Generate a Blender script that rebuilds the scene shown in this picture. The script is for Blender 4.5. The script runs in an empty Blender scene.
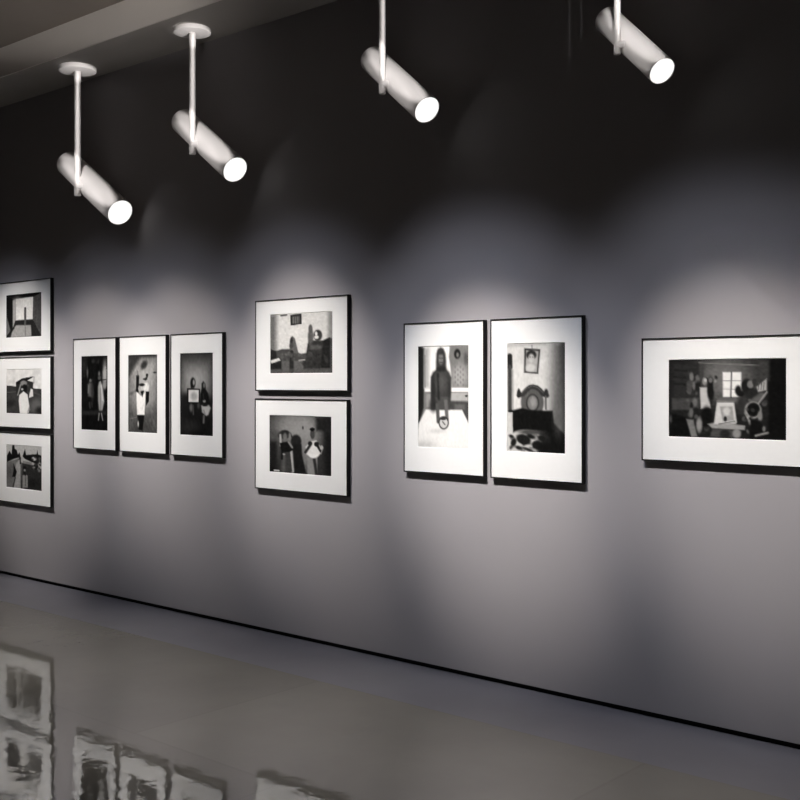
import bpy, bmesh, math, random
import numpy as np
from mathutils import Vector, Matrix

sc = bpy.context.scene
COL = sc.collection
random.seed(4)

# ------------------------------------------------------------------ materials
def lin(v):
    v /= 255.0
    return v / 12.92 if v <= 0.04045 else ((v + 0.055) / 1.055) ** 2.4

def mat(name, rgb, rough=0.6, spec=0.3, **kw):
    m = bpy.data.materials.new(name); m.use_nodes = True
    b = m.node_tree.nodes['Principled BSDF']
    b.inputs['Base Color'].default_value = (*rgb, 1)
    b.inputs['Roughness'].default_value = rough
    b.inputs['Specular IOR Level'].default_value = spec
    for k, v in kw.items():
        b.inputs[k.replace('_', ' ')].default_value = v
    return m

def add_noise_tint(m, scale, lo, hi, stretch=(1, 1, 1), bump=0.0, bscale=None, bdist=0.01, detail=4):
    """mottle the base colour a little (paint, concrete) and add a fine bump"""
    nt = m.node_tree; N = nt.nodes; L = nt.links
    b = N['Principled BSDF']
    tc = N.new('ShaderNodeTexCoord'); mp = N.new('ShaderNodeMapping')
    mp.inputs['Scale'].default_value = stretch
    L.new(tc.outputs['Object'], mp.inputs['Vector'])
    nz = N.new('ShaderNodeTexNoise'); nz.inputs['Scale'].default_value = scale
    nz.inputs['Detail'].default_value = detail
    L.new(mp.outputs['Vector'], nz.inputs['Vector'])
    rp = N.new('ShaderNodeValToRGB')
    rp.color_ramp.elements[0].position = 0.3; rp.color_ramp.elements[1].position = 0.7
    c = b.inputs['Base Color'].default_value
    rp.color_ramp.elements[0].color = (c[0]*lo, c[1]*lo, c[2]*lo, 1)
    rp.color_ramp.elements[1].color = (c[0]*hi, c[1]*hi, c[2]*hi, 1)
    L.new(nz.outputs['Fac'], rp.inputs['Fac'])
    L.new(rp.outputs['Color'], b.inputs['Base Color'])
    if bump:
        n2 = N.new('ShaderNodeTexNoise'); n2.inputs['Scale'].default_value = bscale or scale*10
        n2.inputs['Detail'].default_value = 2
        L.new(mp.outputs['Vector'], n2.inputs['Vector'])
        bp = N.new('ShaderNodeBump'); bp.inputs['Strength'].default_value = bump
        bp.inputs['Distance'].default_value = bdist
        L.new(n2.outputs['Fac'], bp.inputs['Height'])
        L.new(bp.outputs['Normal'], b.inputs['Normal'])
    return m

M = {}
M['wall'] = add_noise_tint(mat('wall_paint_grey', (0.364, 0.346, 0.358), 0.75, 0.2), 1.1, 0.97, 1.03, bump=0.08, bscale=120, bdist=0.001)
M['far'] = add_noise_tint(mat('far_wall_paint', (0.20, 0.20, 0.20), 0.8, 0.2), 1.0, 0.97, 1.03)
M['soffit'] = add_noise_tint(mat('soffit_paint', (0.50, 0.475, 0.455), 0.85, 0.1), 1.5, 0.95, 1.05)
M['fascia'] = add_noise_tint(mat('fascia_paint', (0.84, 0.80, 0.77), 0.85, 0.1), 1.2, 0.97, 1.03)
M['ceiling'] = add_noise_tint(mat('ceiling_paint', (0.40, 0.36, 0.325), 0.85, 0.1), 0.8, 0.93, 1.07)
M['gap'] = add_noise_tint(mat('skirting_black', (0.006, 0.006, 0.007), 0.7, 0.1), 3, 0.9, 1.1)
M['frame'] = add_noise_tint(mat('frame_black_wood', (0.008, 0.0075, 0.007), 0.45, 0.25), 40, 0.8, 1.2)
M['mat'] = add_noise_tint(mat('mat_board_white', (0.82, 0.818, 0.805), 0.7, 0.2), 60, 0.985, 1.0)
M['white'] = add_noise_tint(mat('lamp_white_enamel', (0.80, 0.77, 0.755), 0.5, 0.3), 8, 0.99, 1.01)

def floor_mat(name, rgb, rough, ior, wav, seams):
    m = mat(name, rgb, rough, 0.5); nt = m.node_tree; N = nt.nodes; L = nt.links
    b = N['Principled BSDF']; b.inputs['IOR'].default_value = ior
    tc = N.new('ShaderNodeTexCoord')
    # broad mottling of the polished concrete
    n1 = N.new('ShaderNodeTexNoise'); n1.inputs['Scale'].default_value = 0.9; n1.inputs['Detail'].default_value = 5
    L.new(tc.outputs['Object'], n1.inputs['Vector'])
    rp = N.new('ShaderNodeValToRGB')
    rp.color_ramp.elements[0].position = 0.3; rp.color_ramp.elements[1].position = 0.7
    rp.color_ramp.elements[0].color = (*[c*0.88 for c in rgb], 1)
    rp.color_ramp.elements[1].color = (*[c*1.12 for c in rgb], 1)
    L.new(n1.outputs['Fac'], rp.inputs['Fac'])
    colr = rp.outputs['Color']
    if seams:
        br = N.new('ShaderNodeTexBrick')
        br.offset = 0.5
        br.inputs['Scale'].default_value = 1.0
        br.inputs['Brick Width'].default_value = 1.9
        br.inputs['Row Height'].default_value = 1.15
        br.inputs['Mortar Size'].default_value = 0.010
        br.inputs['Mortar Smooth'].default_value = 0.6
        br.inputs['Color1'].default_value = (1, 1, 1, 1); br.inputs['Color2'].default_value = (0.93, 0.93, 0.93, 1)
        br.inputs['Mortar'].default_value = (0.90, 0.90, 0.90, 1)
        mp = N.new('ShaderNodeMapping'); mp.inputs['Location'].default_value = (0.35, 0.57, 0)
        L.new(tc.outputs['Object'], mp.inputs['Vector']); L.new(mp.outputs['Vector'], br.inputs['Vector'])
        mx = N.new('ShaderNodeMix'); mx.data_type = 'RGBA'; mx.blend_type = 'MULTIPLY'; mx.inputs[0].default_value = 1
        L.new(colr, mx.inputs[6]); L.new(br.outputs['Color'], mx.inputs[7]); colr = mx.outputs[2]
    L.new(colr, b.inputs['Base Color'])
    # slow waviness of the polish
    n2 = N.new('ShaderNodeTexNoise'); n2.inputs['Scale'].default_value = 12.0; n2.inputs['Detail'].default_value = 3.0
    L.new(tc.outputs['Object'], n2.inputs['Vector'])
    bp = N.new('ShaderNodeBump'); bp.inputs['Strength'].default_value = wav; bp.inputs['Distance'].default_value = 0.004
    L.new(n2.outputs['Fac'], bp.inputs['Height']); L.new(bp.outputs['Normal'], b.inputs['Normal'])
    return m
M['floor'] = floor_mat('polished_concrete', (0.24, 0.230, 0.208), 0.035, 2.4, 0.18, True)
M['strip'] = floor_mat('bluish_floor_strip', (0.22, 0.218, 0.25), 0.26, 2.3, 0.10, False)  # bluish, rougher strip of floor along the wall

me_ = bpy.data.materials.new('lamp_diffuser_lit'); me_.use_nodes = True
b_ = me_.node_tree.nodes['Principled BSDF']
b_.inputs['Base Color'].default_value = (0.9, 0.9, 0.88, 1)
b_.inputs['Emission Color'].default_value = (1.0, 0.985, 0.96, 1)
b_.inputs['Emission Strength'].default_value = 1.15
M['lens'] = me_

mp_ = bpy.data.materials.new('silver_gelatin_print'); mp_.use_nodes = True
b_ = mp_.node_tree.nodes['Principled BSDF']
at_ = mp_.node_tree.nodes.new('ShaderNodeAttribute'); at_.attribute_name = 'tone'
mp_.node_tree.links.new(at_.outputs['Color'], b_.inputs['Base Color'])
b_.inputs['Roughness'].default_value = 0.6; b_.inputs['Specular IOR Level'].default_value = 0.04
M['print'] = mp_

# ------------------------------------------------------------------ mesh helpers
def link(name, bm, m, parent=None, smooth=False):
    bmesh.ops.recalc_face_normals(bm, faces=bm.faces)
    me = bpy.data.meshes.new(name); bm.to_mesh(me); bm.free()
    me.materials.append(m)
    if smooth:
        for p in me.polygons: p.use_smooth = True
        me.set_sharp_from_angle(angle=math.radians(35))
    o = bpy.data.objects.new(name, me); COL.objects.link(o)
    if parent: o.parent = parent
    return o

def box(bm, x0, x1, y0, y1, z0, z1):
    v = [bm.verts.new((x, y, z)) for x in (x0, x1) for y in (y0, y1) for z in (z0, z1)]
    for f in ((0, 1, 3, 2), (4, 6, 7, 5), (0, 4, 5, 1), (2, 3, 7, 6), (0, 2, 6, 4), (1, 5, 7, 3)):
        bm.faces.new([v[i] for i in f])

def structure(name, m, *b):
    bm = bmesh.new(); box(bm, *b)
    o = link(name, bm, m); o['kind'] = 'structure'
    return o

def lathe(bm, prof, A, d, seg=48, close=False):
    """revolve (radius, distance) profile about the axis from A along d"""
    d = Vector(d).normalized(); A = Vector(A)
    u = d.orthogonal().normalized(); w = d.cross(u)
    rings = []
    for r, t in prof:
        c = A + d*t
        if r < 1e-6:
            rings.append([bm.verts.new(c)])
        else:
            rings.append([bm.verts.new(c + (u*math.cos(2*math.pi*i/seg) + w*math.sin(2*math.pi*i/seg))*r) for i in range(seg)])
    for a, b in zip(rings, rings[1:]):
        for i in range(seg):
            j = (i+1) % seg
            if len(a) == 1 and len(b) > 1: bm.faces.new((a[0], b[i], b[j]))
            elif len(b) == 1 and len(a) > 1: bm.faces.new((a[i], b[0], a[j]))
            else: bm.faces.new((a[i], b[i], b[j], a[j]))

def thing(name, label, cat, loc, group=None):
    o = bpy.data.objects.new(name, None); COL.objects.link(o)
    o.location = loc; o.empty_display_size = 0.1
    o['label'] = label; o['category'] = cat
    if group: o['group'] = group
    return o

# ------------------------------------------------------------------ the room
ZF, ZS, ZC = -0.012, 3.787, 4.0          # floor, soffit underside, main ceiling
structure('floor', M['floor'], -14, 5, -9, -0.57, -0.1, ZF)
structure('floor_strip', M['strip'], -14, 5, -0.57, 0.02, -0.1, ZF)
structure('wall_back', M['wall'], -14, 5, 0, 0.15, 0.015, ZC + .1)
structure('baseboard_back', M['gap'], -14, 5, 0.02, 0.15, ZF, 0.015)
structure('ceiling_soffit', M['soffit'], -14, 5, -0.45, 0, ZS, ZC + .1)
structure('soffit_fascia', M['fascia'], -14, 5, -0.462, -0.45, ZS, ZC + .1)
structure('ceiling', M['ceiling'], -14, 5, -9, -0.462, ZC, ZC + .1)
structure('wall_left', M['far'], -14.1, -14, -9, 0.15, ZF, ZC)
structure('wall_right', M['far'], 5, 5.1, -9, 0.15, ZF, ZC)
structure('wall_front', M['far'], -14, 5, -9.1, -9, ZF, ZC)

# ------------------------------------------------------------------ printed pictures
class Art:
    """a monochrome picture composed of soft shapes; coordinates are design units inside the quad"""
    def __init__(s, quad, nu, nv, seed):
        (xl, yl), (xr, yr), (xl2, yb), (xr2, yb2) = quad
        u, v = np.meshgrid(np.linspace(0, 1, nu), np.linspace(0, 1, nv))
        s.u, s.v = u, v
        left = xl + (xl2-xl)*v; right = xr + (xr2-xr)*v
        s.X = left + (right-left)*u
        top = yl + (yr-yl)*u; bot = yb + (yb2-yb)*u
        s.Y = top + (bot-top)*v
        s.I = np.full(u.shape, 128.0)
        s.rng = np.random.default_rng(seed)
        s.px = (xr-xl)/nu
    def bg(s, v): s.I[:] = v; return s
    def mix(s, m, v): s.I += (v - s.I)*m; return s
    def sm(s, d, soft):
        t = np.clip(0.5 - d/(2*max(soft, s.px*.7)), 0, 1); return t*t*(3-2*t)
    def e(s, cx, cy, rx, ry, v, soft=6, rot=0, a=1):
        c, n = math.cos(math.radians(rot)), math.sin(math.radians(rot))
        dx, dy = s.X-cx, s.Y-cy
        q = np.sqrt(((dx*c+dy*n)/rx)**2 + ((-dx*n+dy*c)/ry)**2)
        return s.mix(a*s.sm((q-1)*min(rx, ry), soft), v)
    def seg(s, ax, ay, bx, by):
        px, py, dx, dy = s.X-ax, s.Y-ay, bx-ax, by-ay
        t = np.clip((px*dx+py*dy)/(dx*dx+dy*dy+1e-9), 0, 1)
        return np.hypot(px-t*dx, py-t*dy)
    def l(s, pts, w, v, soft=4, a=1):
        d = np.full(s.X.shape, 1e9)
        for p, q in zip(pts, pts[1:]): d = np.minimum(d, s.seg(*p, *q))
        return s.mix(a*s.sm(d-w/2, soft), v)
    def p(s, pts, v, soft=4, a=1):
        d = np.full(s.X.shape, 1e9); ins = np.zeros(s.X.shape, bool)
        for (ax, ay), (bx, by) in zip(pts, pts[1:]+pts[:1]):
            d = np.minimum(d, s.seg(ax, ay, bx, by))
            if ay != by:
                cr = ((ay > s.Y) != (by > s.Y)) & (s.X < (bx-ax)*(s.Y-ay)/(by-ay)+ax)
                ins ^= cr
        return s.mix(a*s.sm(np.where(ins, -d, d), soft), v)
    def r(s, x0, y0, x1, y1, v, soft=4, a=1):
        return s.p([(x0, y0), (x1, y0), (x1, y1), (x0, y1)], v, soft, a)
    def noise(s, amp, n):
        k = s.rng.normal(0, 1, (n+2, n+2))
        gu, gv = s.u*n, s.v*n
        i, j = gu.astype(int), gv.astype(int); fu, fv = gu-i, gv-j
        s.I += amp*((k[j, i]*(1-fu)+k[j, i+1]*fu)*(1-fv)+(k[j+1, i]*(1-fu)+k[j+1, i+1]*fu)*fv)
        return s
    def vig(s, amt, pw=2.0):
        q = np.maximum(np.abs(s.u-.5), np.abs(s.v-.5))*2
        s.I *= 1-amt*q**pw; return s
    def dapple(s, n, x0, y0, x1, y1, r0, r1, lo, hi, al=.8):
        """many small soft blotches: hair, cloth and faces of a crowd, leaves, quilt"""
        for k in range(n):
            q = s.rng.random(6)
            s.e(x0+(x1-x0)*q[0], y0+(y1-y0)*q[1], r0+(r1-r0)*q[2], r0+(r1-r0)*q[3]*1.6, lo+(hi-lo)*q[4], 3+r0*.4, 180*q[5], al)
        return s
    def tone(s):
        I = (np.clip(s.I, 10, 236)/255)**1.2
        g = np.where(I <= .04045, I/12.92, ((I+.055)/1.055)**2.4)
        return np.stack([g, g*.985, g*.95, np.ones_like(g)], -1)

def bare_room():
    a = Art([(62,112),(578,65),(62,738),(582,705)], 96, 64, 1).bg(60)
    a.p([(455,125),(578,65),(582,705),(455,465)], 92, 8)
    for x in (500, 535, 560): a.l([(x,140),(x,600)], 8, 70, 8, .5)
    a.p([(62,112),(578,65),(465,132),(205,162)], 24, 6)
    a.p([(205,162),(460,130),(455,462),(205,480)], 222, 6).e(230,220,60,90,200,50,0,.6)
    a.p([(62,112),(158,160),(152,620),(62,738)], 30, 6).p([(157,185),(205,165),(205,490),(160,590)], 172, 8)
    a.p([(62,400),(130,640),(62,730)], 118, 12)
    a.p([(195,485),(455,462),(510,570),(165,595)], 45, 8)
    a.p([(165,600),(215,550),(430,545),(470,705),(125,735)], 165, 12)
    a.p([(430,560),(470,500),(582,705),(440,710)], 48, 12).l([(65,735),(175,590)], 24, 35, 8)
    a.l([(345,300),(345,540)], 30, 105, 6).l([(340,330),(342,450)], 12, 70, 5).e(345,300,13,18,75,4)
    a.l([(345,560),(350,700)], 8, 115, 5)
    return a.noise(5, 30).noise(4, 60)

def hooded_figure():
    a = Art([(65,45),(575,45),(68,700),(585,715)], 96, 64, 2).bg(222)
    a.p([(60,285),(220,302),(590,345),(595,730),(60,720)], 72, 4)
    a.noise(7, 14).e(510,600,85,110,112,50).l([(70,390),(200,383)], 10, 112, 6).l([(470,395),(585,440)], 14, 95, 14)
    a.e(120,560,70,40,48,40).e(560,660,60,50,45,40)
    a.p([(205,240),(290,190),(440,175),(375,215),(460,240),(455,335),(400,400),(215,420)], 52, 6)
    a.p([(205,240),(290,185),(370,168),(470,155),(380,208),(360,225),(240,270)], 20, 5)
    a.e(320,255,50,42,150,14).l([(275,280),(235,430)], 18, 160, 8).l([(385,290),(390,390)], 26, 105, 12)
    a.e(335,330,42,58,24,10).e(300,345,18,16,190,8).e(400,340,30,50,60,16)
    a.p([(258,430),(320,375),(380,425),(408,600),(400,690),(370,712),(268,705),(250,520)], 232, 8)
    a.p([(405,420),(425,335),(455,350),(462,450),(400,475)], 222, 8).p([(405,600),(420,650),(380,690)], 150, 14)
    a.l([(470,158),(468,260)], 5, 70, 3)
    return a.noise(3, 50)

def path_woman():
    a = Art([(65,70),(572,100),(65,668),(565,728)], 96, 64, 3).bg(188)
    for t in ([(68,320),(70,230),(108,160),(140,215),(150,80),(178,75),(185,130),(215,150),(232,215),(255,180),(270,250),(180,272)],
              [(300,235),(335,135),(350,220),(420,212),(500,205),(510,150),(520,210),(568,225),(565,350),(430,320),(330,272)]):
        a.p(t, 26, 7)
    a.p([(60,325),(280,255),(280,695),(60,675)], 122, 8).p([(200,340),(275,262),(270,695),(175,690)], 165, 10)
    a.e(110,450,60,100,95,50,0,.8)
    a.p([(290,330),(420,350),(570,420),(570,735),(285,700)], 58, 10).p([(300,300),(430,325),(430,362),(300,332)], 140, 8)
    a.e(500,290,50,60,30,16).e(465,270,35,28,190,10).e(490,385,40,40,32,12).e(540,360,22,40,165,10).e(535,440,20,20,120,10)
    a.dapple(14, 430,230,560,450, 7,18, 25,170, .7).dapple(10, 75,170,265,290, 6,16, 20,60, .6)
    a.l([(277,330),(277,695)], 11, 38, 5).e(430,620,110,60,42,50)
    a.p([(165,340),(215,455),(195,530),(148,525),(168,440)], 24, 7).l([(192,540),(160,672)], 14, 55, 8).l([(265,255),(265,340)], 14, 24, 4)
    a.p([(298,510),(335,490),(370,510),(372,680),(295,685)], 150, 8).l([(338,500),(342,650)], 12, 105, 8)
    a.e(326,402,19,26,28,6).e(328,435,14,18,150,6).l([(325,460),(335,500)], 22, 32, 6)
    return a.noise(6, 40)

def courtyard():
    a = Art([(50,58),(290,58),(50,740),(293,750)], 64, 96, 4).bg(24).noise(6, 20)
    a.dapple(22, 55,70,290,330, 5,16, 18,75, .6).dapple(10, 230,150,285,330, 5,12, 60,200, .6)
    a.e(160,105,18,20,62,10).e(70,150,25,70,55,25).e(270,110,22,40,80,20)
    a.e(105,215,7,42,125,8).e(265,230,20,95,185,14).e(262,330,18,38,160,12)
    a.p([(105,320),(125,300),(145,310),(162,400),(150,440),(112,430)], 112, 14).e(133,285,11,16,130,6).l([(118,330),(112,400)], 8, 150, 7).l([(150,320),(158,440)], 6, 60, 6).e(150,390,10,70,70,14)
    a.p([(203,345),(212,300),(228,288),(240,320),(252,380),(262,480),(242,578),(214,572),(204,470)], 176, 9).e(214,222,9,24,130,7).e(216,262,14,20,110,8).l([(232,330),(246,470)], 10, 222, 8)
    a.l([(225,360),(228,560)], 7, 140, 8).l([(200,285),(272,278)], 7, 25, 4)
    a.r(55,565,290,605,52,14).l([(215,590),(208,655)], 9, 165, 4).l([(236,590),(248,655)], 9, 165, 4)
    a.l([(125,490),(130,540)], 12, 75, 8).l([(145,490),(150,530)], 10, 60, 8)
    return a.noise(4, 40)

def white_dress():
    a = Art([(38,48),(305,48),(38,765),(308,772)], 64, 96, 5).bg(150)
    a.e(200,220,120,180,175,110).r(30,560,320,800,95,110)
    a.p([(38,48),(160,48),(60,225),(38,250)], 78, 24).r(38,40,310,70,85,20)
    a.e(185,140,26,42,68,14,25).e(285,212,16,8,70,6).l([(60,410),(120,370)], 16, 118, 16).vig(.28, 4)
    a.l([(126,245),(124,385)], 27, 30, 6).l([(126,200),(128,240)], 10, 120, 8)
    a.e(205,350,28,48,218,7).p([(200,385),(233,390),(230,478),(205,520)], 20, 5)
    a.e(213,235,11,14,30,4).l([(213,250),(200,275)], 18, 60, 5).e(195,272,18,9,35,5)
    a.e(155,360,24,35,190,7).e(165,325,26,13,32,6)
    a.p([(115,388),(158,430),(200,390),(190,607),(120,605)], 235, 5).p([(152,385),(186,378),(170,440)], 25, 5)
    a.p([(124,605),(190,605),(172,752),(135,740)], 22, 6).e(132,690,6,28,200,4)
    a.l([(60,640),(115,628)], 6, 130, 5).l([(210,610),(270,605)], 8, 105, 8)
    return a.noise(6, 26).noise(5, 60)

def seated_pair():
    a = Art([(35,50),(318,40),(35,755),(318,765)], 64, 96, 6).bg(92)
    a.e(165,285,140,150,172,130).r(30,440,330,800,34,70).e(110,690,70,50,62,50).vig(.35, 4)
    a.e(85,460,40,60,40,30)
    a.e(146,305,22,46,24,7).e(154,300,9,26,160,5)
    a.p([(95,352),(208,355),(205,482),(97,482)], 20, 4).p([(108,366),(198,366),(196,472),(108,470)], 216, 4).e(155,420,25,35,172,16)
    a.l([(130,300),(132,345)], 10, 30, 5).e(130,520,14,36,112,8).l([(148,500),(150,580)], 10, 95, 6).e(195,500,10,24,90,8)
    a.p([(222,350),(222,310),(236,288),(252,310),(258,360),(278,395),(292,490),(212,490),(212,395)], 26, 8).e(243,325,8,24,128,5)
    a.p([(218,500),(240,488),(285,495),(300,520),(280,580),(262,590),(225,560)], 182, 9).e(250,496,24,12,32,6).l([(240,540),(250,575)], 10, 140, 8)
    a.e(245,462,12,12,168,6).l([(235,400),(243,455)], 8, 60, 5).l([(242,590),(238,650)], 15, 120, 7)
    return a.noise(4, 30)

def sofa_room():
    a = Art([(47,98),(735,58),(47,748),(735,745)], 102, 69, 7).bg(212)
    a.e(300,330,230,200,216,150).r(30,90,115,500,118,45).r(690,50,760,400,150,30)
    a.p([(47,490),(110,500),(180,478),(270,478),(400,532),(460,520),(470,420),(520,385),(610,395),(700,350),(750,365),(750,760),(40,760)], 86, 9)
    a.p([(275,98),(400,83),(402,200),(280,215)], 36, 5).p([(290,115),(386,105),(388,188),(295,198)], 88, 7)
    for x in (310,335,360): a.l([(x,120),(x,190)], 9, 125, 6)
    a.l([(170,106),(232,97)], 18, 88, 8)
    a.p([(600,400),(710,350),(712,690),(600,690)], 46, 10)
    a.p([(47,480),(110,500),(120,585),(47,592)], 48, 12).p([(47,605),(145,578),(162,603),(60,638)], 212, 6).p([(47,645),(172,612),(172,705),(47,712)], 46, 8)
    a.p([(268,525),(268,400),(285,345),(300,333),(328,360),(345,430),(368,525)], 108, 8).e(290,385,17,36,58,8).e(288,440,22,28,85,10)
    a.r(180,610,262,742,108,8).r(318,610,420,742,108,8).l([(290,510),(290,745)], 40, 52, 8).e(290,545,18,28,90,8)
    a.l([(372,605),(440,600)], 10, 205, 5).l([(370,545),(440,560)], 30, 100, 12)
    a.p([(480,380),(640,385),(605,690),(425,695)], 66, 12)
    a.e(500,250,22,46,100,7).e(502,340,30,90,104,12).e(580,325,46,62,72,9).e(562,305,14,22,225,6).e(565,345,24,20,218,7)
    a.dapple(16, 430,420,700,680, 12,34, 45,100, .5).dapple(8, 180,500,420,600, 10,22, 70,130, .5)
    a.l([(510,462),(600,458)], 42, 100, 16).r(560,520,600,690,60,16).r(47,700,735,748,100,16,.7)
    return a.noise(5, 40).noise(3, 70)

def two_musicians():
    a = Art([(62,62),(765,80),(58,705),(762,752)], 102, 69, 8).bg(62)
    a.e(300,200,190,170,145,130).e(480,260,160,220,162,130).r(600,90,770,238,44,30).e(470,480,90,220,150,60,0,.8)
    a.r(50,340,170,720,40,40).r(690,240,780,760,38,40).e(110,300,60,60,90,40)
    a.e(370,360,60,75,46,14).p([(330,400),(432,390),(440,520),(485,735),(335,725)], 38, 12)
    a.l([(312,480),(330,702)], 34, 190, 14).e(165,420,20,150,110,30,0,.6)
    a.p([(200,490),(300,480),(325,705),(185,690)], 72, 10).l([(225,520),(225,690)], 40, 100, 20)
    a.e(235,285,80,46,74,10).e(240,258,48,26,44,10).e(180,300,18,20,60,8).l([(300,270),(320,310)], 18, 50, 8).e(242,310,22,46,122,10).e(300,300,14,40,135,8)
    a.l([(187,290),(192,410)], 24, 180, 8).p([(180,380),(290,360),(342,450),(300,482),(200,482)], 28, 8)
    a.l([(285,370),(325,430)], 22, 150, 8).l([(208,480),(205,560)], 24, 30, 7).e(228,508,15,8,182,4)
    a.p([(495,540),(610,540),(612,745),(498,745)], 150, 10).l([(575,560),(600,735)], 32, 62, 10)
    a.e(568,470,76,80,236,10).p([(480,420),(540,360),(600,345),(650,430),(640,500),(490,510)], 228, 10)
    a.e(558,275,27,58,84,7).e(556,222,29,20,20,5).e(590,255,8,40,120,6)
    a.l([(478,482),(535,395)], 32, 62, 7).l([(605,395),(648,470)], 28, 52, 7).e(530,382,25,24,48,7).e(602,390,28,28,44,7).l([(568,370),(570,400)], 8, 225, 4)
    a.e(658,430,18,26,190,7).l([(665,450),(650,500)], 10, 160, 5).e(450,205,8,18,62,5)
    a.l([(66,640),(95,690)], 40, 26, 10).l([(112,692),(170,697)], 13, 215, 5)
    return a.noise(4, 40)

def hooded_at_table():
    a = Art([(45,48),(397,38),(38,750),(392,765)], 69, 102, 9).bg(150)
    a.r(80,45,278,345,234,5).p([(38,40),(88,60),(80,480),(38,620)], 42, 12).l([(92,110),(92,340)], 7, 120, 5)
    a.p([(268,45),(400,40),(400,338),(292,338),(262,120)], 128, 8).e(335,255,48,75,165,30)
    for i in range(4):
        for j in range(4): a.e(305+i*18, 190+j*36+(i%2)*18, 5, 9, 118, 4, 0, .7)
    a.e(320,98,22,34,40,6).e(322,105,9,17,122,5).e(380,130,14,40,90,10)
    a.r(88,335,400,366,232,5).r(88,366,390,492,130,8).r(100,380,130,470,155,6).r(265,372,390,426,175,5).e(380,392,9,7,40,3)
    a.p([(258,430),(395,436),(395,580),(350,500),(258,500)], 78, 10).r(300,450,370,490,120,12,.7)
    a.p([(95,490),(350,490),(395,590),(400,775),(30,775),(42,590)], 230, 6).e(80,740,80,30,205,25).e(180,640,40,12,205,16)
    a.p([(135,260),(175,212),(235,212),(275,262),(268,430),(262,492),(135,492)], 86, 8).e(230,300,35,80,108,30).l([(180,240),(190,420)], 12, 58, 10).e(150,460,25,40,55,20)
    a.r(85,60,120,335,150,22,.7).p([(172,150),(175,95),(188,62),(206,52),(224,62),(238,95),(243,150),(242,205),(262,228),(276,268),(272,340),(268,400),(140,400),(136,330),(136,262),(150,228),(172,208)], 68, 10)
    a.e(205,300,40,70,92,30).l([(183,240),(188,410)], 12, 46, 10).e(148,360,14,90,52,12).e(264,360,10,80,60,10)
    a.e(206,132,17,40,128,8).e(204,82,22,20,70,8).e(197,126,5,3,58,3).e(215,126,5,3,58,3).l([(207,128),(208,145)], 4, 100, 3).l([(200,158),(214,158)], 4, 66, 3).l([(190,205),(226,205)], 30, 50, 12)
    a.l([(178,455),(184,575)], 24, 92, 6).l([(238,430),(246,560)], 24, 112, 6)
    a.e(222,582,36,47,58,5).e(222,582,28,38,200,4).e(218,552,24,12,62,5).l([(215,575),(230,595)], 9, 110, 4)
    return a.noise(3, 50)

def bedroom():
    a = Art([(47,52),(422,42),(43,745),(415,758)], 69, 102, 10).bg(206).noise(5, 12)
    a.p([(350,40),(430,40),(430,770),(310,770)], 105, 60).r(395,40,430,770,75,22).l([(47,62),(300,52)], 16, 178, 12)
    a.l([(62,130),(64,200)], 34, 44, 6).l([(62,200),(62,480)], 28, 72, 7).l([(80,220),(82,470)], 8, 150, 8)
    a.p([(160,78),(265,85),(250,245),(157,238)], 68, 5).p([(172,92),(253,97),(241,235),(168,228)], 168, 5)
    a.e(206,122,33,30,48,7).e(206,145,20,30,182,7).e(200,205,30,25,195,10).e(198,135,4,3,70,3).e(214,135,4,3,70,3)
    a.l([(210,58),(210,78)], 4, 90, 3)
    a.e(210,430,75,105,98,8).l([(122,384),(150,376),(172,350),(195,332),(215,328),(240,334),(262,352),(280,376),(304,384)], 30, 60, 6).l([(140,372),(172,340),(210,322),(248,334),(280,366)], 5, 120, 4, .6)
    a.e(122,372,13,26,48,5).l([(122,345),(122,360)], 10, 50, 4).e(300,368,14,26,55,5).l([(297,390),(297,470)], 12, 95, 5)
    a.e(212,432,43,57,58,5).e(212,432,34,48,122,6).e(215,430,18,30,150,12)
    a.p([(50,485),(95,478),(140,466),(200,480),(340,483),(348,560),(380,600),(420,640),(425,770),(80,770),(80,600)], 24, 8)
    a.r(43,495,80,625,198,6).e(375,540,25,90,105,30,0,.7)
    a.e(160,700,135,92,196,10).e(200,622,75,15,84,8).e(280,690,40,60,60,20)
    a.dapple(26, 60,640,270,745, 6,14, 30,225, .7)
    for q in ((150,670,48,32),(85,690,18,26),(240,705,34,28),(200,650,30,14),(120,725,24,12),(180,735,40,9),(70,650,16,10),(270,660,26,16)):
        a.e(*q, 36, 7, 20)
    a.e(300,730,60,60,26,26)
    return a.noise(4, 50)

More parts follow.
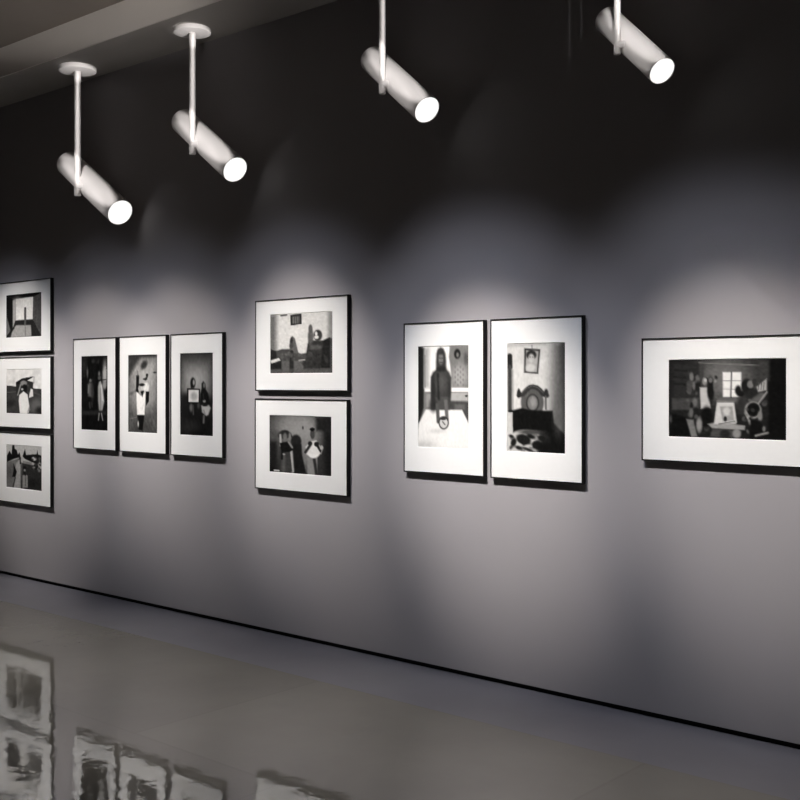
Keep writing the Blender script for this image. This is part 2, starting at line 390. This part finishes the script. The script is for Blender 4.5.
def crowded_room():
    a = Art([(53,60),(750,50),(50,512),(745,538)], 123, 82, 11).bg(40)
    a.e(400,170,170,140,118,100).r(75,80,245,285,54,20).r(250,70,270,250,75,8).l([(240,76),(620,92)], 5, 135, 4)
    for y in (120,160,200): a.l([(85,y),(180,y+6)], 12, 38, 8)
    a.r(70,285,240,355,78,8).r(650,45,760,545,20,14).r(590,60,655,180,70,20)
    a.dapple(26, 165,135,345,330, 6,15, 22,125).dapple(26, 490,180,640,340, 6,16, 22,130).dapple(14, 160,360,300,500, 7,16, 18,95)
    a.r(385,132,494,280,230,6).l([(437,132),(432,282)], 7, 62, 3).l([(385,182),(494,184)], 3, 140, 3).l([(385,232),(494,234)], 3, 140, 3)
    a.r(350,285,500,310,110,10)
    a.e(195,160,13,26,125,6).e(182,212,20,32,84,8).e(210,215,10,20,115,5).e(233,180,12,27,112,6).e(235,220,16,34,40,8)
    a.p([(245,222),(297,222),(310,345),(250,350)], 192, 7).e(275,186,14,22,150,6).e(280,180,8,10,190,4)
    a.e(312,235,22,70,32,8).e(311,180,12,15,120,5).e(340,215,13,42,108,7).e(340,185,8,10,140,4).e(285,400,32,62,24,10).e(215,310,14,24,118,8)
    a.p([(290,440),(350,428),(515,450),(512,476),(320,466)], 160, 6).p([(320,466),(490,480),(482,522),(305,516)], 86, 8).e(465,497,24,28,150,9).e(395,500,30,25,50,10)
    a.p([(350,303),(450,305),(466,430),(460,440),(330,440),(338,380)], 206, 6).p([(366,335),(440,335),(450,420),(382,425)], 162, 6).e(405,365,20,25,205,10)
    a.e(398,410,10,15,48,4).l([(360,440),(455,425)], 6, 110, 4).l([(350,308),(450,308)], 8, 110, 4)
    a.p([(53,370),(160,400),(195,515),(50,512)], 22, 8).e(60,410,10,24,85,8)
    a.p([(160,410),(205,415),(228,515),(190,515)], 128, 7).e(240,445,18,46,150,9).e(220,372,25,30,40,6).e(192,372,12,24,112,7).e(222,395,12,12,90,5)
    a.e(475,240,18,28,34,7).e(525,215,30,44,36,8).e(546,205,18,24,130,6).e(570,190,12,20,60,5).e(500,330,30,60,62,16).e(560,260,50,30,48,10).e(490,260,20,18,28,8)
    a.p([(582,220),(640,170),(640,240),(590,250)], 172, 7)
    for x in (596,612,626): a.l([(x,195),(x-4,235)], 4, 90, 3)
    a.l([(610,270),(560,310)], 36, 105, 10).l([(640,250),(590,320)], 10, 160, 6)
    a.e(560,358,48,50,168,8).e(562,355,38,42,24,6).l([(520,375),(545,440)], 14, 175, 6).e(600,392,14,28,140,7)
    a.p([(545,420),(600,425),(655,500),(640,535),(540,532)], 24, 8).l([(575,510),(645,492)], 13, 150, 5).e(622,470,9,16,130,5)
    a.dapple(12, 500,330,560,500, 5,11, 20,150, .6).e(700,450,50,90,20,20)
    return a.noise(4, 50)

# ------------------------------------------------------------------ framed pictures
RIM, DEPTH = 0.0065, 0.027
def ring(bm, o, i, yo, yi):
    """four-sided mitred face ring between rectangles o and i = (x0,x1,z0,z1) at depths yo / yi"""
    def corners(r, y): return [bm.verts.new((x, y, z)) for x, z in ((r[0], r[2]), (r[1], r[2]), (r[1], r[3]), (r[0], r[3]))]
    a, b = corners(o, yo), corners(i, yi)
    for k in range(4): bm.faces.new((a[k], a[(k+1) % 4], b[(k+1) % 4], b[k]))
    return a, b

def picture(label, cx, cz, w, h, pcx, pcz, pw, ph, art):
    z0 = cz - h/2
    sh = .0045 + .0026*max(0, -cx-4.3); cx -= sh; pcx -= sh        # as measured on the wall
    root = thing('framed_photograph', label, 'framed photo', (cx, 0, z0), 'framed black and white photographs on the grey wall')
    O = (-w/2, w/2, 0, h); I = (-w/2+RIM, w/2-RIM, RIM, h-RIM)
    # frame: outer sides, bevelled front lip, inner rabbet
    bm = bmesh.new()
    e = 0.0012
    Oe = (O[0]+e, O[1]-e, O[2]+e, O[3]-e)
    ring(bm, O, O, 0, -DEPTH+e); ring(bm, O, Oe, -DEPTH+e, -DEPTH); ring(bm, Oe, I, -DEPTH, -DEPTH)
    ring(bm, I, I, -DEPTH, -DEPTH+.012); ring(bm, I, O, -DEPTH+.012, 0)
    bmesh.ops.remove_doubles(bm, verts=bm.verts, dist=1e-5)
    link('frame', bm, M['frame'], root)
    # window mat with a bevelled opening
    px, pz = pcx-cx, pcz-z0
    W = (px-pw/2, px+pw/2, pz-ph/2, pz+ph/2); g = 0.0022
    Wf = (W[0]-g, W[1]+g, W[2]-g, W[3]+g)
    bm = bmesh.new(); ym = -DEPTH+.004
    ring(bm, I, Wf, ym, ym); ring(bm, Wf, W, ym, ym+g); ring(bm, W, I, ym+g, ym+g)
    bmesh.ops.remove_doubles(bm, verts=bm.verts, dist=1e-5)
    link('mat_board', bm, M['mat'], root)
    # the print itself: fine grid carrying the picture's tones, closed by its sheet's back
    a = art(); T = a.tone(); nv, nu = a.I.shape
    yp = ym+g+.0004; m = 0.0
    xs = W[0] + a.u*pw; zs = W[3] - a.v*ph
    co = np.stack([xs, np.full_like(xs, yp), zs], -1).reshape(-1, 3)
    idx = np.arange(nu*nv).reshape(nv, nu)
    q = np.stack([idx[:-1, :-1], idx[1:, :-1], idx[1:, 1:], idx[:-1, 1:]], -1).reshape(-1, 4)
    me = bpy.data.meshes.new('print')
    me.from_pydata(co.tolist(), [], q.tolist()); me.update()
    at = me.color_attributes.new('tone', 'FLOAT_COLOR', 'POINT')
    at.data.foreach_set('color', T.reshape(-1).astype(np.float32))
    me.materials.append(M['print'])
    o = bpy.data.objects.new('print', me); COL.objects.link(o); o.parent = root
    return root

LW, LH, PW, PH = 0.806, 0.562, 0.549, 0.817       # landscape and portrait frame sizes
picture('black framed photo of a bare room with a lone figure, top of left stack', -8.012, 2.068, LW, LH, -8.013, 2.076, .524, .340, bare_room)
picture('black framed photo of a dark hooded figure in white, middle of left stack', -8.012, 1.466, LW, LH, -8.010, 1.476, .524, .350, hooded_figure)
picture('black framed photo of a path between dark trees, bottom of left stack', -8.012, .866, LW, LH, -8.009, .877, .525, .342, path_woman)
picture('black framed upright photo of pale figures in darkness, left of the three in a row', -7.031, 1.463, PW, PH, -7.033, 1.469, .334, .541, courtyard)
picture('black framed upright photo of a figure in white dress, middle of three in a row', -6.445, 1.464, PW, PH, -6.446, 1.468, .336, .540, white_dress)
picture('black framed upright photo of two seated people holding a picture, right of three', -5.851, 1.464, PW, PH, -5.853, 1.469, .341, .543, seated_pair)
picture('black framed photo of seated figures below a wall picture, upper of stacked pair', -4.862, 1.776, LW, LH, -4.860, 1.784, .538, .361, sofa_room)
picture('black framed photo of two standing people and a shadow, lower of stacked pair', -4.866, 1.166, LW, LH, -4.868, 1.171, .536, .348, two_musicians)
picture('black framed upright photo of a hooded person at a white table, left of pair', -3.756, 1.464, .555, .819, -3.758, 1.470, .347, .546, hooded_at_table)
picture('black framed upright photo of a bed with carved headboard, right of pair', -3.160, 1.464, .557, .820, -3.160, 1.471, .347, .546, bedroom)
picture('black framed photo of a crowded room with bright window, alone at far right', -2.158, 1.469, .812, .567, -2.153, 1.476, .547, .349, crowded_room)

# ------------------------------------------------------------------ ceiling spotlights
def spotlight(label, x, y, zb, rr, rear, front, rad, sc_):
    """canopy on the soffit, straight rod, swivel knob and a long tilted cylinder head"""
    root = thing('ceiling_spotlight', label, 'spotlight', (x, y, ZS), 'white cylinder spotlights on the soffit')
    off = Vector((x, y, ZS))
    # canopy disc with softened edges
    R, T, e = .130*sc_, .033*sc_, .004*sc_
    bm = bmesh.new()
    lathe(bm, [(0, 0), (R-e, 0), (R, e), (R, T-e), (R-.3*e, T-.3*e), (R-e, T), (0, T)], (0, 0, 0), (0, 0, -1), 64)
    link('canopy', bm, M['white'], root, True)
    # rod
    bm = bmesh.new(); L = ZS-zb; c = .15*rr
    lathe(bm, [(0, T-.002), (rr, T-.002), (rr, L-c), (rr-c, L), (0, L)], (0, 0, 0), (0, 0, -1), 32)
    link('rod', bm, M['white'], root, True)
    # head
    A = Vector(rear)-off; B = Vector(front)-off
    d = (B-A).normalized(); ln = (B-A).length; e = .05*rad
    bm = bmesh.new()
    lathe(bm, [(0, 0), (rad-e, 0), (rad-.3*e, .3*e), (rad, e), (rad, ln-.3*e), (rad-.3*e, ln), (rad*.955, ln), (rad*.945, ln-.012*sc_), (0, ln-.012*sc_)], A, d, 64)
    head = link('lamp_head', bm, M['white'], root, True)
    bm = bmesh.new()
    lathe(bm, [(0, ln-.011*sc_), (rad*.94, ln-.011*sc_), (rad*.94, ln-.005*sc_), (0, ln-.003*sc_)], A, d, 48)
    lens = link('diffuser', bm, M['lens'], head, True); lens['label'] = 'glowing white front disc'
    # swivel knob on the rod's side, running into the head
    P = Vector((0, 0, zb-ZS + 2.9*rr)); kr = rr*1.1; kl = rr*2.6
    bm = bmesh.new()
    lathe(bm, [(0, 0), (kr, 0), (kr, kl-.2*kr), (kr*.8, kl), (0, kl)], P, (.93, .36, 0), 32)
    link('swivel_knob', bm, M['white'], root, True)
    return root

spotlight('leftmost white cylinder spotlight hanging on a rod, lowest of the four', -6.929, -.235, 2.871, .0236, (-7.231,-.116,3.159), (-6.508,-.168,2.719), .0933, 1.0)
spotlight('second white cylinder spotlight from the left, its round ceiling plate in view', -5.630, -.235, 2.991, .0211, (-5.883,-.114,3.263), (-5.269,-.189,2.855), .0832, .9)
spotlight('third white cylinder spotlight from the left, above the stacked and upright pairs', -4.007, -.235, 3.096, .0179, (-4.201,-.105,3.350), (-3.708,-.218,2.965), .0737, .8)
spotlight('rightmost white cylinder spotlight, nearest the single photo at far right', -2.575, -.235, 3.029, .0151, (-2.709,-.098,3.251), (-2.346,-.244,2.910), .0620, .7)

# ------------------------------------------------------------------ light
def spot(name, loc, to, power, deg, blend=1.0, col=(1, 1, 1), r=0.05):
    l = bpy.data.lights.new(name, 'SPOT'); l.energy = power; l.spot_size = math.radians(deg)
    l.spot_blend = blend; l.color = col; l.shadow_soft_size = r
    o = bpy.data.objects.new(name, l); COL.objects.link(o); o.location = loc
    o.rotation_euler = (Vector(to)-Vector(loc)).to_track_quat('-Z', 'Y').to_euler()
    return o
WARM, COOL = (1.0, .94, .88), (.83, .87, 1.0)
for n, x, z, p, deg, oval in (('a', -8.02, 1.34, .80, 30, 1.15), ('b', -6.88, 1.42, .57, 25.5, 1.5), ('c', -6.03, 1.40, .59, 25.5, 1.5),
                              ('d', -4.84, 1.38, .86, 26.5, 1.15), ('e', -3.44, 1.24, 1.36, 22.3, 1.32), ('f', -2.06, 1.28, .92, 21.8, 1.3)):
    o = spot('track_spot_' + n, (x-.30, -1.95, 3.93), (x, 0, z), 610*p, deg, 1.0, WARM, .05)
    o.scale = (oval, 1, 1)          # oval lens, wider than high
    o = spot('added_flood_' + n, (x-.40, -1.95, 3.93), (x, 0, z+.17), 113*p, 34, 1.0, COOL, .10)  # second, cool beam added to tint the edges of each pool
    o.scale = (1.38, 1, 1)
for n, x in (('a', -7.35), ('b', -5.6), ('c', -4.15), ('d', -2.75), ('e', -1.2)):
    o = spot('added_low_fill_' + n, (x-.2, -1.95, 3.93), (x, 0, .78), 52, 27, 1.0, COOL, .10)  # added fill for the dark gaps low on the wall
    o.scale = (1.9, 1, 1)

def shaped(name, src, centre, along, half_len, half_wid, power, blend=.5):
    """added spot: an elliptical beam whose long axis follows the fitting it lights"""
    src, centre, along = Vector(src), Vector(centre), Vector(along)
    w = (src-centre); dist = w.length; w.normalize()
    u = (along - w*along.dot(w)).normalized(); v = w.cross(u)
    o = spot(name, src, centre, power, 2*math.degrees(math.atan(half_len/dist)), blend, (1, .965, .945), .01)
    o.matrix_world = Matrix.Translation(src) @ Matrix((u, v, w)).transposed().to_4x4() @ Matrix.Diagonal((1, half_wid/half_len, 1, 1))
    return o
# unseen spots added only to brighten the heads and rods of the white fittings
for n, x, zb, rr, rear, front, rad in (('a', -6.929, 2.871, .0236, (-7.231,-.116,3.159), (-6.508,-.168,2.719), .0933),
                                       ('b', -5.630, 2.991, .0211, (-5.883,-.114,3.263), (-5.269,-.189,2.855), .0832),
                                       ('c', -4.007, 3.096, .0179, (-4.201,-.105,3.350), (-3.708,-.218,2.965), .0737),
                                       ('d', -2.575, 3.029, .0151, (-2.709,-.098,3.251), (-2.346,-.244,2.910), .0620)):
    A, B = Vector(rear), Vector(front); mid = (A+B)/2
    src = Vector((mid.x+2.0, mid.y-2.7, 3.93))
    ax = (B-A); w = (src-mid).normalized(); pl = (ax-w*ax.dot(w)).length
    shaped('added_head_spot_'+n, src, mid, ax, pl/2+rad*.80, rad*1.0, 420, .5)
    shaped('added_fill_spot_'+n, (mid.x-.5, mid.y-3.2, mid.z-.55), mid, ax, pl/2+rad*.8, rad*1.0, 130, .5)  # extra fill added from the left and below for the head's dark side
    src = Vector((x+2.3, -1.7, 3.93)); m = Vector((x, -.235, (zb+3.78)/2))
    shaped('added_rod_spot_'+n, src, m, (0, 0, 1), (3.78-zb)/2*1.0, rr*.78, 255, .3)
for n, x, R in (('a', -6.929, .130), ('b', -5.630, .117)):
    src = Vector((-1.0, -1.7, .9)); m = Vector((x, -.235, ZS-.02)); w = (src-m).normalized()
    shaped('added_plate_spot_'+n, src, m, (0, 1, 0), R*1.12, R*abs(w.z)+.024, 1500 if n == 'a' else 1050, .3)  # unseen low spots added to brighten the canopy undersides
# unseen spots added to brighten the floor, then the ceiling and opposite wall
for n, x in (('a', -9.6), ('b', -7.7), ('c', -5.8), ('d', -3.9), ('e', -2.0), ('f', -.1)):
    spot('added_floor_spot_' + n, (x, -1.35, 3.95), (x, -1.10, 0), 215, 40, 1.0, (1, .95, .88), .15)
o = spot('added_ceiling_fill', (-2.5, -4.0, 2.4), (-6.6, -.9, 4.10), 270, 11, .8, (1, .94, .88), .04)  # unseen uplight added to lift the fascia and ceiling
o.scale = (3.6, 1, 1)
for n, x in (('a', -10), ('b', -5), ('c', 0)):
    spot('added_opposite_fill_' + n, (x, -6.6, 3.95), (x, -9, 1.6), 90, 80, 1.0, (.95, .97, 1), .1)  # added so the wall behind the viewer bounces ambient light

w = bpy.data.worlds.new('dim_room'); sc.world = w; w.use_nodes = True
w.node_tree.nodes['Background'].inputs['Color'].default_value = (.02, .02, .021, 1)

# ------------------------------------------------------------------ camera
cam = bpy.data.cameras.new('camera'); co = bpy.data.objects.new('camera', cam); COL.objects.link(co)
cam.lens = 50.0; cam.sensor_width = 36; cam.shift_y = -18/800
co.location = (0, -4.6535, 1.55)
co.rotation_euler = (math.radians(90), 0, math.radians(90-48.7084))
sc.camera = co

vs = sc.view_settings
vs.view_transform = 'Standard'; vs.look = 'None'; vs.gamma = 1; vs.exposure = 0; vs.use_curve_mapping = False
